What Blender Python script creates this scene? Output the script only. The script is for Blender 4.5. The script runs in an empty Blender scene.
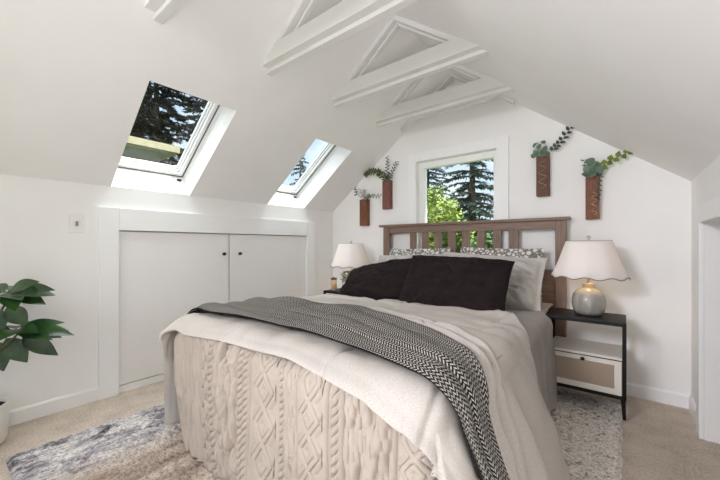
import bpy, bmesh, math, random
import numpy as np
from mathutils import Vector, Matrix
random.seed(7)
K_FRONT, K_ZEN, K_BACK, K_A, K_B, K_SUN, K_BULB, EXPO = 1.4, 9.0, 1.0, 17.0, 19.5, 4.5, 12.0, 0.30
C = bpy.context.scene.collection
PI = math.pi
sin, cos = math.sin, math.cos

# ------------------------------------------------------------------ helpers
class MB:
    """collects vertices and faces of ONE mesh"""
    def __init__(s): s.v, s.f = [], []
    def add(s, vs, fs):
        o = len(s.v); s.v += [tuple(p) for p in vs]; s.f += [tuple(i + o for i in f) for f in fs]; return s
    def box(s, x0, x1, y0, y1, z0, z1):
        return s.add([(x, y, z) for x in (x0, x1) for y in (y0, y1) for z in (z0, z1)],
                     [(0, 1, 3, 2), (4, 6, 7, 5), (0, 4, 5, 1), (2, 3, 7, 6), (0, 2, 6, 4), (1, 5, 7, 3)])
    def hexa(s, p):   # 8 points: bottom 4 (ccw), top 4
        return s.add(p, [(3, 2, 1, 0), (4, 5, 6, 7), (0, 1, 5, 4), (1, 2, 6, 5), (2, 3, 7, 6), (3, 0, 4, 7)])
    def prism(s, poly, axis, a, b):   # poly in the two other axes, extruded along axis
        n = len(poly)
        def P(q, t):
            return {'y': (q[0], t, q[1]), 'x': (t, q[0], q[1]), 'z': (q[0], q[1], t)}[axis]
        s.add([P(q, a) for q in poly] + [P(q, b) for q in poly],
              [tuple(range(n)), tuple(range(2 * n - 1, n - 1, -1))] + [(i, i + n, (i + 1) % n + n, (i + 1) % n) for i in range(n)])
        return s
    def lathe(s, prof, n=32, c=(0, 0, 0), cap0=True, cap1=True):
        vs = [(c[0] + r * cos(2 * PI * k / n), c[1] + r * sin(2 * PI * k / n), c[2] + z) for r, z in prof for k in range(n)]
        fs = [(i * n + k, i * n + (k + 1) % n, (i + 1) * n + (k + 1) % n, (i + 1) * n + k) for i in range(len(prof) - 1) for k in range(n)]
        if cap0: fs.append(tuple(range(n - 1, -1, -1)))
        if cap1: fs.append(tuple(range((len(prof) - 1) * n, len(prof) * n)))
        return s.add(vs, fs)
    def tube(s, pts, rad, n=8):
        pts = [Vector(p) for p in pts]; vs = []
        up = Vector((0, 0, 1))
        for i, p in enumerate(pts):
            d = (pts[min(i + 1, len(pts) - 1)] - pts[max(i - 1, 0)]).normalized()
            a = d.cross(up if abs(d.z) < .95 else Vector((1, 0, 0))).normalized(); b = d.cross(a)
            r = rad[i] if isinstance(rad, (list, tuple)) else rad
            vs += [p + (a * cos(2 * PI * k / n) + b * sin(2 * PI * k / n)) * r for k in range(n)]
        fs = [(i * n + k, i * n + (k + 1) % n, (i + 1) * n + (k + 1) % n, (i + 1) * n + k) for i in range(len(pts) - 1) for k in range(n)]
        fs += [tuple(range(n - 1, -1, -1)), tuple(range((len(pts) - 1) * n, len(pts) * n))]
        return s.add(vs, fs)
    def leaf(s, base, d, nrm, length, width, curl=.15, seg=4, tip=1.0):
        """a curved, creased leaf starting at base along d"""
        d = Vector(d).normalized(); nrm = Vector(nrm); nrm = (nrm - d * nrm.dot(d)).normalized(); w = d.cross(nrm)
        base = Vector(base); vs = []
        for i in range(seg + 1):
            t = i / seg
            wd = width * .5 * max(sin(PI * min(t ** .8 * .96 + .03, 1)), .04) * (1 if t < .6 else tip)
            c = base + d * length * t - nrm * curl * length * t * t
            vs += [c - w * wd + nrm * wd * .25, c, c + w * wd + nrm * wd * .25]
        fs = []
        for i in range(seg):
            a = i * 3; fs += [(a, a + 1, a + 4, a + 3), (a + 1, a + 2, a + 5, a + 4)]
        return s.add(vs, fs)
    def build(s, name, m, parent=None, smooth=False, bevel=0, loc=None, subsurf=0, solid=0):
        me = bpy.data.meshes.new(name); me.from_pydata(s.v, [], s.f); me.update()
        bm = bmesh.new(); bm.from_mesh(me); bmesh.ops.recalc_face_normals(bm, faces=bm.faces[:]) if not solid else None
        bm.to_mesh(me); bm.free()
        return finish(name, me, m, parent, smooth, bevel, loc, subsurf, solid)

def finish(name, me, m, parent=None, smooth=False, bevel=0, loc=None, subsurf=0, solid=0, offset=-1):
    me.materials.append(m)
    o = bpy.data.objects.new(name, me); C.objects.link(o)
    if smooth:
        for p in me.polygons: p.use_smooth = True
    if parent: o.parent = parent
    if loc is not None: o.location = loc
    if solid:
        md = o.modifiers.new('solid', 'SOLIDIFY'); md.thickness = solid; md.offset = offset
    if bevel:
        md = o.modifiers.new('bevel', 'BEVEL'); md.width = bevel; md.segments = 2; md.limit_method = 'ANGLE'; md.angle_limit = .6
        md.harden_normals = False
    if subsurf:
        md = o.modifiers.new('sub', 'SUBSURF'); md.levels = subsurf; md.render_levels = subsurf
    return o

def grid_obj(name, P, m, parent=None, smooth=True, solid=0, loc=None, offset=-1):
    """P: array (nu, nv, 3)"""
    nu, nv = P.shape[:2]
    idx = np.arange(nu * nv).reshape(nu, nv)
    q = np.stack([idx[:-1, :-1], idx[1:, :-1], idx[1:, 1:], idx[:-1, 1:]], -1).reshape(-1, 4)
    me = bpy.data.meshes.new(name); me.from_pydata(P.reshape(-1, 3).tolist(), [], q.tolist()); me.update()
    return finish(name, me, m, parent, smooth, 0, loc, 0, solid, offset)

def thing(name, label, cat, loc=(0, 0, 0), rz=0, group=None):
    o = bpy.data.objects.new(name, None); C.objects.link(o); o.empty_display_size = .1
    o.location = loc; o.rotation_euler = (0, 0, rz)
    return tag(o, label, cat, group)
def tag(o, label, cat, group=None, kind=None):
    o['label'] = label; o['category'] = cat
    if group: o['group'] = group
    if kind: o['kind'] = kind
    return o
def struct(o):
    o['kind'] = 'structure'; return o
def dup(root, loc, label, rz=None):
    r = root.copy(); C.objects.link(r); r.location = loc; r['label'] = label
    if rz is not None: r.rotation_euler = (0, 0, rz)
    for ch in list(root.children):
        c = ch.copy(); C.objects.link(c); c.parent = r
        for g in ch.children:
            d = g.copy(); C.objects.link(d); d.parent = c
    return r

def hsh(ix, iy, seed):
    h = (ix.astype(np.int64) * 374761393 + iy.astype(np.int64) * 668265263 + seed * 1274126177) & 0xffffffff
    h = ((h ^ (h >> 13)) * 1274126177) & 0xffffffff
    h = h ^ (h >> 16)
    return (h & 0xffff) / 32767.5 - 1
def noise(x, y, seed=0):
    x = np.asarray(x, float); y = np.asarray(y, float)
    ix, iy = np.floor(x), np.floor(y); fx, fy = x - ix, y - iy
    fx = fx * fx * fx * (fx * (fx * 6 - 15) + 10); fy = fy * fy * fy * (fy * (fy * 6 - 15) + 10)
    a = hsh(ix, iy, seed); b = hsh(ix + 1, iy, seed); c = hsh(ix, iy + 1, seed); d = hsh(ix + 1, iy + 1, seed)
    return (a * (1 - fx) + b * fx) * (1 - fy) + (c * (1 - fx) + d * fx) * fy
def fbm(x, y, seed=0, oc=3):
    return sum(noise(x * 2 ** k, y * 2 ** k, seed + k) / 2 ** k for k in range(oc))
def sstep(a, b, x):
    t = np.clip((x - a) / (b - a), 0, 1); return t * t * (3 - 2 * t)
def normals(P):
    du = np.gradient(P, axis=0); dv = np.gradient(P, axis=1)
    n = np.cross(du, dv); return n / (np.linalg.norm(n, axis=-1, keepdims=True) + 1e-9)

# ------------------------------------------------------------------ materials
def lin(c):
    return tuple(((x / 255) / 12.92 if x / 255 <= .04045 else ((x / 255 + .055) / 1.055) ** 2.4) for x in c)
def nt(name):
    m = bpy.data.materials.new(name); m.use_nodes = True
    t = m.node_tree; b = t.nodes['Principled BSDF']; return m, t, b
def mat(name, col, rough=.6, var=.06, scale=20, bump=0, bscale=200, metallic=0, spec=.4, stretch=None, col2=None, detail=4):
    m, t, b = nt(name); N, L = t.nodes, t.links
    col = lin(col); tc = N.new('ShaderNodeTexCoord'); src = tc.outputs['Object']
    mp = N.new('ShaderNodeMapping'); L.new(src, mp.inputs[0])
    if stretch: mp.inputs['Scale'].default_value = stretch
    nz = N.new('ShaderNodeTexNoise'); nz.inputs['Scale'].default_value = scale; nz.inputs['Detail'].default_value = detail
    L.new(mp.outputs[0], nz.inputs['Vector'])
    rp = N.new('ShaderNodeValToRGB')
    c2 = lin(col2) if col2 else tuple(x * (1 - 2 * var) for x in col)
    rp.color_ramp.elements[0].color = c2 + (1,); rp.color_ramp.elements[1].color = tuple(min(1, x * (1 + (0 if col2 else var))) for x in col) + (1,)
    rp.color_ramp.elements[0].position = .35; rp.color_ramp.elements[1].position = .65
    L.new(nz.outputs['Fac'], rp.inputs[0]); L.new(rp.outputs[0], b.inputs['Base Color'])
    b.inputs['Roughness'].default_value = rough; b.inputs['Metallic'].default_value = metallic
    b.inputs['Specular IOR Level'].default_value = spec
    if bump:
        n2 = N.new('ShaderNodeTexNoise'); n2.inputs['Scale'].default_value = bscale; n2.inputs['Detail'].default_value = 3
        L.new(mp.outputs[0], n2.inputs['Vector'])
        bp = N.new('ShaderNodeBump'); bp.inputs['Strength'].default_value = bump; bp.inputs['Distance'].default_value = .004
        L.new(n2.outputs['Fac'], bp.inputs['Height']); L.new(bp.outputs[0], b.inputs['Normal'])
    return m
def ramp(N, stops, interp='LINEAR'):
    r = N.new('ShaderNodeValToRGB'); e = r.color_ramp; e.interpolation = interp
    while len(e.elements) < len(stops): e.elements.new(.5)
    for i, (p, c) in enumerate(stops):
        e.elements[i].position = p; e.elements[i].color = lin(c) + (1,)
    return r

M = {}
M['wall'] = mat('wall paint', (242, 241, 239), .7, .008, 3, .05, 60, spec=.2)
M['trim'] = mat('trim paint', (243, 243, 242), .45, .006, 4, 0, spec=.35)
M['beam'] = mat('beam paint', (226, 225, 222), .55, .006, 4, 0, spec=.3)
M['door'] = mat('door paint', (240, 238, 236), .38, .005, 4, 0, spec=.4)
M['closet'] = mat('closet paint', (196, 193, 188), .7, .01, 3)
M['frame_white'] = mat('white window frame', (240, 240, 238), .35, .005, 5)
M['alu'] = mat('grey window metal', (150, 152, 150), .4, .05, 30, metallic=.5)
M['gasket'] = mat('grey rubber seal', (92, 94, 90), .6, .05, 30)
M['black'] = mat('black lacquer', (13, 12, 12), .5, .1, 30, spec=.3)
M['knob'] = mat('black knob metal', (18, 17, 17), .35, .1, 30, spec=.5)
M['white_wood'] = mat('white furniture board', (226, 220, 210), .5, .01, 10)
M['wood'] = mat('taupe stained wood', (132, 109, 94), .5, .10, 6, .15, 30, stretch=(1, 6, 14))
M['wood_h'] = mat('taupe stained rail', (132, 109, 94), .5, .10, 6, .15, 30, stretch=(1, 8, 14))
M['woodv'] = mat('taupe stained upright', (130, 107, 92), .5, .10, 6, .15, 30, stretch=(14, 8, 1))
M['vase'] = mat('walnut veneer', (122, 74, 50), .55, .18, 14, .1, 60, stretch=(8, 8, 1))
M['vase_dark'] = mat('dark walnut veneer', (100, 62, 44), .55, .2, 14, .1, 60, stretch=(8, 8, 1))
M['vase_red'] = mat('reddish walnut veneer', (124, 78, 68), .55, .15, 14, .1, 60, stretch=(8, 8, 1))
M['hollow'] = mat('dark wood inside', (40, 26, 20), .8)
M['wire'] = mat('pale wire', (190, 170, 130), .4, metallic=.6)
M['eu'] = mat('eucalyptus leaf', (112, 132, 112), .6, .2, 25, col2=(70, 94, 78))
M['eu_dark'] = mat('dark eucalyptus leaf', (62, 84, 72), .6, .2, 25, col2=(40, 58, 50))
M['eu_lime'] = mat('lime green leaf', (120, 138, 52), .6, .2, 25, col2=(86, 110, 40))
M['olive'] = mat('olive green sprig', (96, 110, 66), .6, .2, 25, col2=(66, 82, 48))
M['stem'] = mat('brown stem', (84, 74, 52), .7)
M['ficus'] = mat('rubber plant leaf', (52, 88, 40), .32, .2, 14, col2=(26, 50, 26), spec=.5)
M['pot'] = mat('white glazed pot', (228, 226, 220), .3, .01, 8, spec=.5)
M['soil'] = mat('potting soil', (42, 34, 28), .95, .3, 60, .5, 80)
M['shade'] = None
M['ceramic'] = None
M['neck'] = mat('unglazed clay neck', (214, 184, 140), .6, .08, 20)
M['shade_trim'] = mat('grey shade piping', (128, 118, 106), .7)
M['metal'] = mat('brushed nickel', (200, 198, 192), .3, .03, 40, metallic=.9)
M['amber'] = mat('amber candle glass', (216, 180, 146), .25, .05, 10, spec=.6)
M['candle_top'] = mat('bronze candle lid', (86, 66, 46), .35, .1, 20, metallic=.6)
M['dark_pillow'] = mat('aubergine black cotton', (38, 29, 30), .85, .08, 12, .5, 500, spec=.15)
M['sheet'] = mat('grey cotton sheet', (158, 153, 148), .8, .03, 8, .15, 500, spec=.2)
M['sham'] = mat('pale grey linen', (192, 188, 182), .85, .03, 10, .4, 500, spec=.15)
M['mattress'] = mat('white mattress ticking', (225, 222, 216), .8)
M['quilt'] = mat('oatmeal quilted cotton', (178, 167, 155), .85, .03, 10, .3, 420, spec=.15)
M['bark'] = mat('tree bark', (64, 52, 42), .9, .2, 20, .5, 30)
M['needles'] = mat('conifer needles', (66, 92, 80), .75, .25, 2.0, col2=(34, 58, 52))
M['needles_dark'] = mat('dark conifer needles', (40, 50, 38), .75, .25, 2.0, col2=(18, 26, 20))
M['leaves'] = mat('sunlit broad leaves', (146, 158, 60), .6, .2, 1.5, col2=(84, 112, 40))
M['leaves_mid'] = mat('mid green leaves', (98, 126, 62), .65, .2, 1.5, col2=(54, 82, 42))
M['roof'] = mat('grey metal roofing', (176, 178, 176), .45, .04, 3)
M['siding'] = mat('beige siding', (196, 186, 160), .7, .04, 3)
M['fascia'] = mat('pale fascia board', (204, 198, 176), .6, .03, 4)
M['roof_beige'] = mat('beige roof shingle', (150, 142, 116), .8, .06, 12)
M['siding_dark'] = mat('olive siding', (92, 94, 78), .8, .05, 6)
M['grass'] = mat('lawn', (84, 104, 52), .9, .2, 2, col2=(56, 76, 38))
M['outlet'] = mat('white plastic plate', (236, 234, 230), .35, .005, 4)

def m_glass():
    m, t, b = nt('clear window glass'); N, L = t.nodes, t.links
    N.remove(b); out = N['Material Output']
    tr = N.new('ShaderNodeBsdfTransparent'); tr.inputs[0].default_value = (.94, .97, .96, 1)
    gl = N.new('ShaderNodeBsdfGlossy'); gl.inputs['Roughness'].default_value = .02
    lw = N.new('ShaderNodeLayerWeight'); lw.inputs[0].default_value = .5
    pw = N.new('ShaderNodeMath'); pw.operation = 'POWER'; L.new(lw.outputs['Facing'], pw.inputs[0]); pw.inputs[1].default_value = 4
    fr = N.new('ShaderNodeMath'); fr.operation = 'MULTIPLY_ADD'; L.new(pw.outputs[0], fr.inputs[0]); fr.inputs[1].default_value = .5; fr.inputs[2].default_value = .02
    mx = N.new('ShaderNodeMixShader'); L.new(fr.outputs[0], mx.inputs[0]); L.new(tr.outputs[0], mx.inputs[1]); L.new(gl.outputs[0], mx.inputs[2])
    L.new(mx.outputs[0], out.inputs[0]); return m
M['glass'] = m_glass()

def m_shade():
    m, t, b = nt('white linen lampshade'); N, L = t.nodes, t.links
    out = N['Material Output']
    b.inputs['Base Color'].default_value = (.90, .885, .88, 1); b.inputs['Roughness'].default_value = .9
    tl = N.new('ShaderNodeBsdfTranslucent'); tl.inputs[0].default_value = (.90, .86, .85, 1)
    nz = N.new('ShaderNodeTexNoise'); nz.inputs['Scale'].default_value = 220
    bp = N.new('ShaderNodeBump'); bp.inputs['Strength'].default_value = .15; bp.inputs['Distance'].default_value = .002
    L.new(nz.outputs['Fac'], bp.inputs['Height']); L.new(bp.outputs[0], b.inputs['Normal'])
    mx = N.new('ShaderNodeMixShader'); mx.inputs[0].default_value = .35
    L.new(b.outputs[0], mx.inputs[1]); L.new(tl.outputs[0], mx.inputs[2]); L.new(mx.outputs[0], out.inputs[0]); return m
M['shade'] = m_shade()
def m_ceramic():
    m, t, b = nt('reactive grey glaze'); N, L = t.nodes, t.links
    tc = N.new('ShaderNodeTexCoord'); sep = N.new('ShaderNodeSeparateXYZ'); L.new(tc.outputs['Object'], sep.inputs[0])
    mp = N.new('ShaderNodeMapping'); mp.inputs['Scale'].default_value = (40, 40, 4); L.new(tc.outputs['Object'], mp.inputs[0])
    nz = N.new('ShaderNodeTexNoise'); nz.inputs['Scale'].default_value = 1; L.new(mp.outputs[0], nz.inputs['Vector'])
    r = ramp(N, [(.25, (146, 143, 138)), (.5, (164, 161, 155)), (.75, (180, 176, 168))]); L.new(nz.outputs['Fac'], r.inputs[0])
    r2 = ramp(N, [(.17, (168, 164, 156)), (.205, (222, 192, 146))])
    L.new(sep.outputs['Z'], r2.inputs[0])
    fac = N.new('ShaderNodeMapRange'); fac.inputs['From Min'].default_value = .135; fac.inputs['From Max'].default_value = .17
    L.new(sep.outputs['Z'], fac.inputs['Value'])
    mx = N.new('ShaderNodeMixRGB'); L.new(fac.outputs[0], mx.inputs[0]); L.new(r.outputs[0], mx.inputs[1]); mx.inputs[2].default_value = lin((212, 192, 158)) + (1,)
    L.new(mx.outputs[0], b.inputs['Base Color']); b.inputs['Roughness'].default_value = .18; b.inputs['Specular IOR Level'].default_value = .6
    return m
M['ceramic'] = m_ceramic()
def m_carpet():
    m, t, b = nt('beige cut pile carpet'); N, L = t.nodes, t.links
    tc = N.new('ShaderNodeTexCoord')
    n1 = N.new('ShaderNodeTexNoise'); n1.inputs['Scale'].default_value = 90; n1.inputs['Detail'].default_value = 6; L.new(tc.outputs['Object'], n1.inputs['Vector'])
    n2 = N.new('ShaderNodeTexNoise'); n2.inputs['Scale'].default_value = 7; n2.inputs['Detail'].default_value = 5; L.new(tc.outputs['Object'], n2.inputs['Vector'])
    ad = N.new('ShaderNodeMath'); ad.operation = 'MULTIPLY_ADD'; ad.inputs[1].default_value = .6; L.new(n1.outputs['Fac'], ad.inputs[0])
    ml = N.new('ShaderNodeMath'); ml.operation = 'MULTIPLY'; ml.inputs[1].default_value = .4; L.new(n2.outputs['Fac'], ml.inputs[0]); L.new(ml.outputs[0], ad.inputs[2])
    r = ramp(N, [(.3, (170, 155, 140)), (.5, (207, 193, 178)), (.72, (228, 217, 203))]); L.new(ad.outputs[0], r.inputs[0]); L.new(r.outputs[0], b.inputs['Base Color'])
    b.inputs['Roughness'].default_value = .95; b.inputs['Specular IOR Level'].default_value = .1
    n3 = N.new('ShaderNodeTexNoise'); n3.inputs['Scale'].default_value = 160; n3.inputs['Detail'].default_value = 4; L.new(tc.outputs['Object'], n3.inputs['Vector'])
    bp = N.new('ShaderNodeBump'); bp.inputs['Strength'].default_value = .7; bp.inputs['Distance'].default_value = .008
    L.new(n3.outputs['Fac'], bp.inputs['Height']); L.new(bp.outputs[0], b.inputs['Normal']); return m
M['carpet'] = m_carpet()
def m_rug():
    m, t, b = nt('distressed shag rug'); N, L = t.nodes, t.links
    tc = N.new('ShaderNodeTexCoord')
    mp = N.new('ShaderNodeMapping'); mp.inputs['Scale'].default_value = (17, 6.5, 3); L.new(tc.outputs['Object'], mp.inputs[0])
    n1 = N.new('ShaderNodeTexNoise'); n1.inputs['Scale'].default_value = 1; n1.inputs['Detail'].default_value = 8; n1.inputs['Roughness'].default_value = .72; n1.inputs['Distortion'].default_value = .5
    L.new(mp.outputs[0], n1.inputs['Vector'])
    r1 = ramp(N, [(.34, (80, 78, 84)), (.45, (158, 154, 158)), (.53, (212, 208, 206)), (.62, (236, 232, 227)), (.72, (180, 176, 182))]); L.new(n1.outputs['Fac'], r1.inputs[0])
    mp2 = N.new('ShaderNodeMapping'); mp2.inputs['Scale'].default_value = (30, 26, 10); mp2.inputs['Location'].default_value = (3, 5, 0); L.new(tc.outputs['Object'], mp2.inputs[0])
    n2 = N.new('ShaderNodeTexNoise'); n2.inputs['Scale'].default_value = 1; n2.inputs['Detail'].default_value = 7; n2.inputs['Roughness'].default_value = .7
    L.new(mp2.outputs[0], n2.inputs['Vector'])
    r2 = ramp(N, [(.34, (130, 120, 112)), (.40, (200, 190, 178)), (.46, (240, 233, 224)), (.7, (247, 242, 235))]); L.new(n2.outputs['Fac'], r2.inputs[0])
    mp3 = N.new('ShaderNodeMapping'); mp3.inputs['Scale'].default_value = (6, 1.6, 2); mp3.inputs['Location'].default_value = (7, 2, 0); L.new(tc.outputs['Object'], mp3.inputs[0])
    n3 = N.new('ShaderNodeTexNoise'); n3.inputs['Scale'].default_value = 1; n3.inputs['Detail'].default_value = 8; n3.inputs['Roughness'].default_value = .7
    L.new(mp3.outputs[0], n3.inputs['Vector'])
    r3 = ramp(N, [(.35, (110, 98, 88)), (.5, (176, 160, 146)), (.65, (222, 210, 198))]); L.new(n3.outputs['Fac'], r3.inputs[0])
    sep = N.new('ShaderNodeSeparateXYZ'); L.new(tc.outputs['Object'], sep.inputs[0])
    f3 = N.new('ShaderNodeMapRange'); f3.inputs['From Min'].default_value = -2.02; f3.inputs['From Max'].default_value = -1.86; L.new(sep.outputs['X'], f3.inputs['Value'])
    m3 = N.new('ShaderNodeMixRGB'); L.new(f3.outputs[0], m3.inputs[0]); L.new(r1.outputs[0], m3.inputs[1]); L.new(r3.outputs[0], m3.inputs[2])
    fx = N.new('ShaderNodeMapRange'); fx.inputs['From Min'].default_value = -1.3; fx.inputs['From Max'].default_value = -.8; L.new(sep.outputs['X'], fx.inputs['Value'])
    mx = N.new('ShaderNodeMixRGB'); L.new(fx.outputs[0], mx.inputs[0]); L.new(m3.outputs[0], mx.inputs[1]); L.new(r2.outputs[0], mx.inputs[2])
    n5 = N.new('ShaderNodeTexNoise'); n5.inputs['Scale'].default_value = 95; n5.inputs['Detail'].default_value = 4; L.new(tc.outputs['Object'], n5.inputs['Vector'])
    r5 = ramp(N, [(.35, (176, 174, 173)), (.52, (255, 255, 255))]); L.new(n5.outputs['Fac'], r5.inputs[0])
    m5 = N.new('ShaderNodeMixRGB'); m5.blend_type = 'MULTIPLY'; m5.inputs[0].default_value = .75; L.new(mx.outputs[0], m5.inputs[1]); L.new(r5.outputs[0], m5.inputs[2])
    L.new(m5.outputs[0], b.inputs['Base Color']); b.inputs['Roughness'].default_value = .95; b.inputs['Specular IOR Level'].default_value = .1
    n4 = N.new('ShaderNodeTexNoise'); n4.inputs['Scale'].default_value = 120; n4.inputs['Detail'].default_value = 3; L.new(tc.outputs['Object'], n4.inputs['Vector'])
    bp = N.new('ShaderNodeBump'); bp.inputs['Strength'].default_value = .6; bp.inputs['Distance'].default_value = .008
    L.new(n4.outputs['Fac'], bp.inputs['Height']); L.new(bp.outputs[0], b.inputs['Normal']); return m
M['rug'] = m_rug()
def uvcloth(name, build):
    m, t, b = nt(name); b.inputs['Roughness'].default_value = .9; b.inputs['Specular IOR Level'].default_value = .12
    build(t.nodes, t.links, b); return m
def _linen(N, L, b):
    tc = N.new('ShaderNodeTexCoord')
    mp = N.new('ShaderNodeMapping'); mp.inputs['Scale'].default_value = (110, 520, 300); L.new(tc.outputs['UV'], mp.inputs[0])
    n = N.new('ShaderNodeTexNoise'); n.inputs['Scale'].default_value = 1; n.inputs['Detail'].default_value = 3; L.new(mp.outputs[0], n.inputs['Vector'])
    r = ramp(N, [(.3, (178, 171, 163)), (.55, (194, 188, 181)), (.75, (206, 200, 194))]); L.new(n.outputs['Fac'], r.inputs[0]); L.new(r.outputs[0], b.inputs['Base Color'])
    bp = N.new('ShaderNodeBump'); bp.inputs['Strength'].default_value = .5; bp.inputs['Distance'].default_value = .003
    L.new(n.outputs['Fac'], bp.inputs['Height']); L.new(bp.outputs[0], b.inputs['Normal'])
M['linen'] = uvcloth('cream slub linen', _linen)
def _knit(N, L, b):
    tc = N.new('ShaderNodeTexCoord'); sep = N.new('ShaderNodeSeparateXYZ'); L.new(tc.outputs['UV'], sep.inputs[0])
    def math(op, a, bb=None, c=None):
        n = N.new('ShaderNodeMath'); n.operation = op
        for i, q in enumerate((a, bb, c)):
            if q is None: continue
            if isinstance(q, (int, float)): n.inputs[i].default_value = q
            else: L.new(q, n.inputs[i])
        return n.outputs[0]
    S = 84.0
    x = math('MULTIPLY', sep.outputs['Y'], S); y = math('MULTIPLY', sep.outputs['X'], S * .9)
    # interlocking herringbone of short diagonal stitches
    fx = math('FRACT', x); row = math('FLOOR', x); par = math('MODULO', math('ABSOLUTE', row), 2.0)
    sgn = math('MULTIPLY_ADD', par, 2.0, -1.0)
    diag = math('FRACT', math('MULTIPLY_ADD', math('MULTIPLY', fx, sgn), .7, y))
    d1 = math('LESS_THAN', math('ABSOLUTE', math('SUBTRACT', diag, .5)), .29)
    gap = math('GREATER_THAN', math('ABSOLUTE', math('SUBTRACT', fx, .5)), .40)
    nz = N.new('ShaderNodeTexNoise'); nz.inputs['Scale'].default_value = 30; L.new(tc.outputs['UV'], nz.inputs['Vector'])
    dark = math('MAXIMUM', d1, gap)
    mx = N.new('ShaderNodeMixRGB'); L.new(dark, mx.inputs[0])
    mx.inputs[1].default_value = lin((186, 181, 173)) + (1,); mx.inputs[2].default_value = lin((30, 29, 31)) + (1,)
    L.new(mx.outputs[0], b.inputs['Base Color'])
    bp = N.new('ShaderNodeBump'); bp.inputs['Strength'].default_value = .5; bp.inputs['Distance'].default_value = .004; bp.invert = True
    L.new(dark, bp.inputs['Height']); L.new(bp.outputs[0], b.inputs['Normal'])
M['knit'] = uvcloth('charcoal and ecru knit', _knit)
def _patt(N, L, b):
    tc = N.new('ShaderNodeTexCoord')
    mp = N.new('ShaderNodeMapping'); mp.inputs['Scale'].default_value = (32, 32, 32); L.new(tc.outputs['UV'], mp.inputs[0])
    v = N.new('ShaderNodeTexVoronoi'); v.feature = 'DISTANCE_TO_EDGE'; v.inputs['Scale'].default_value = 1; L.new(mp.outputs[0], v.inputs['Vector'])
    r = ramp(N, [(.10, (128, 124, 121)), (.16, (226, 222, 216))]); L.new(v.outputs['Distance'], r.inputs[0]); L.new(r.outputs[0], b.inputs['Base Color'])
M['pattern'] = uvcloth('grey trellis print cotton', _patt)
def m_rattan():
    m, t, b = nt('woven rattan'); N, L = t.nodes, t.links
    tc = N.new('ShaderNodeTexCoord'); mp = N.new('ShaderNodeMapping'); mp.inputs['Rotation'].default_value = (0, PI / 4, 0); L.new(tc.outputs['Object'], mp.inputs[0])
    ws = []
    for d in ('X', 'Z'):
        w = N.new('ShaderNodeTexWave'); w.bands_direction = d; w.inputs['Scale'].default_value = 38; L.new(mp.outputs[0], w.inputs['Vector']); ws.append(w)
    ad = N.new('ShaderNodeMath'); ad.operation = 'MULTIPLY'; L.new(ws[0].outputs['Fac'], ad.inputs[0]); L.new(ws[1].outputs['Fac'], ad.inputs[1])
    r = ramp(N, [(.05, (184, 166, 148)), (.4, (150, 132, 114)), (.7, (104, 88, 74))]); L.new(ad.outputs[0], r.inputs[0]); L.new(r.outputs[0], b.inputs['Base Color'])
    bp = N.new('ShaderNodeBump'); bp.inputs['Strength'].default_value = .5; bp.inputs['Distance'].default_value = .002; bp.invert = True
    L.new(ad.outputs[0], bp.inputs['Height']); L.new(bp.outputs[0], b.inputs['Normal']); b.inputs['Roughness'].default_value = .7; return m
M['rattan'] = m_rattan()

# ------------------------------------------------------------------ room dimensions (metres)
L_, B_, R_, F_ = -2.79, 2.979, .346, -1.9          # left wall, gable wall, right wall, front wall
K_, S_ = 1.455, .745                                # knee wall height, roof slope
XC = (L_ + R_) / 2
def roof(x): return K_ + S_ * (min(x, 2 * XC - x) - L_)
ZT = 2.29                                          # the sloped lining ends here, above are open rafters
nrm = math.hypot(1, S_); NL = (-S_ / nrm, 1 / nrm) # outward normal of the left slope (x, z)
NR = (S_ / nrm, 1 / nrm)

struct(MB().box(L_ - .3, R_ + 1.0, F_ - .2, B_ + .2, -.12, 0).build('floor', M['carpet']))

# left knee wall, with the closet opening
CY0, CY1, CZ0, CZ1 = .768, 2.53, .05, 1.152
w = MB()
w.box(L_ - .12, L_, F_, CY0, 0, K_).box(L_ - .12, L_, CY1, B_, 0, K_).box(L_ - .12, L_, CY0, CY1, CZ1, K_).box(L_ - .12, L_, CY0, CY1, 0, CZ0)
struct(w.build('wall_left', M['wall']))

# left roof slope with two skylight shafts
HX0, HX1 = -2.788, -2.09
holes = [(.725, 1.262), (2.02, 2.505)]
def slope_slab(ys, holes, xs, side, depth=.165):
    """panels between the y cuts; xs = (low, hole low, hole high, top) measured on the left side"""
    m = MB(); n = NL if side < 0 else NR
    def P(x, y, d):
        z = roof(x)
        X = x if side < 0 else 2 * XC - x
        return (X + n[0] * d, y, z + n[1] * d)
    for (ya, yb) in zip(ys[:-1], ys[1:]):
        hole = any(abs(ya - h[0]) < 1e-4 for h in holes)
        for k in range(len(xs) - 1):
            if hole and k == 1: continue
            xa, xb = xs[k], xs[k + 1]
            m.hexa([P(xa, ya, 0), P(xb, ya, 0), P(xb, yb, 0), P(xa, yb, 0), P(xa, ya, depth), P(xb, ya, depth), P(xb, yb, depth), P(xa, yb, depth)])
    return m
xt = L_ + (ZT - K_) / S_
ys = [F_, holes[0][0], holes[0][1], holes[1][0], holes[1][1], B_]
struct(slope_slab(ys, holes, (L_ - .02, HX0, HX1, xt), -1).build('ceiling_left', M['wall']))
struct(slope_slab([F_, B_], [], (L_ - .02, xt), 1).build('ceiling_right', M['wall']))
# recessed upper lining between the rafters, up to the ridge
def upper(side):
    m = MB(); off = .0
    xs = xt
    pts = [(xs, roof(xs) + off), (XC, roof(XC) + off), (XC, roof(XC) + .2), (xs, roof(xs) + .2)]
    if side > 0: pts = [(2 * XC - x, z) for x, z in pts]
    return m.prism(pts, 'y', F_, B_)
struct(upper(-1).build('ceiling_ridge_left', M['wall'])); struct(upper(1).build('ceiling_ridge_right', M['wall']))

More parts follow.
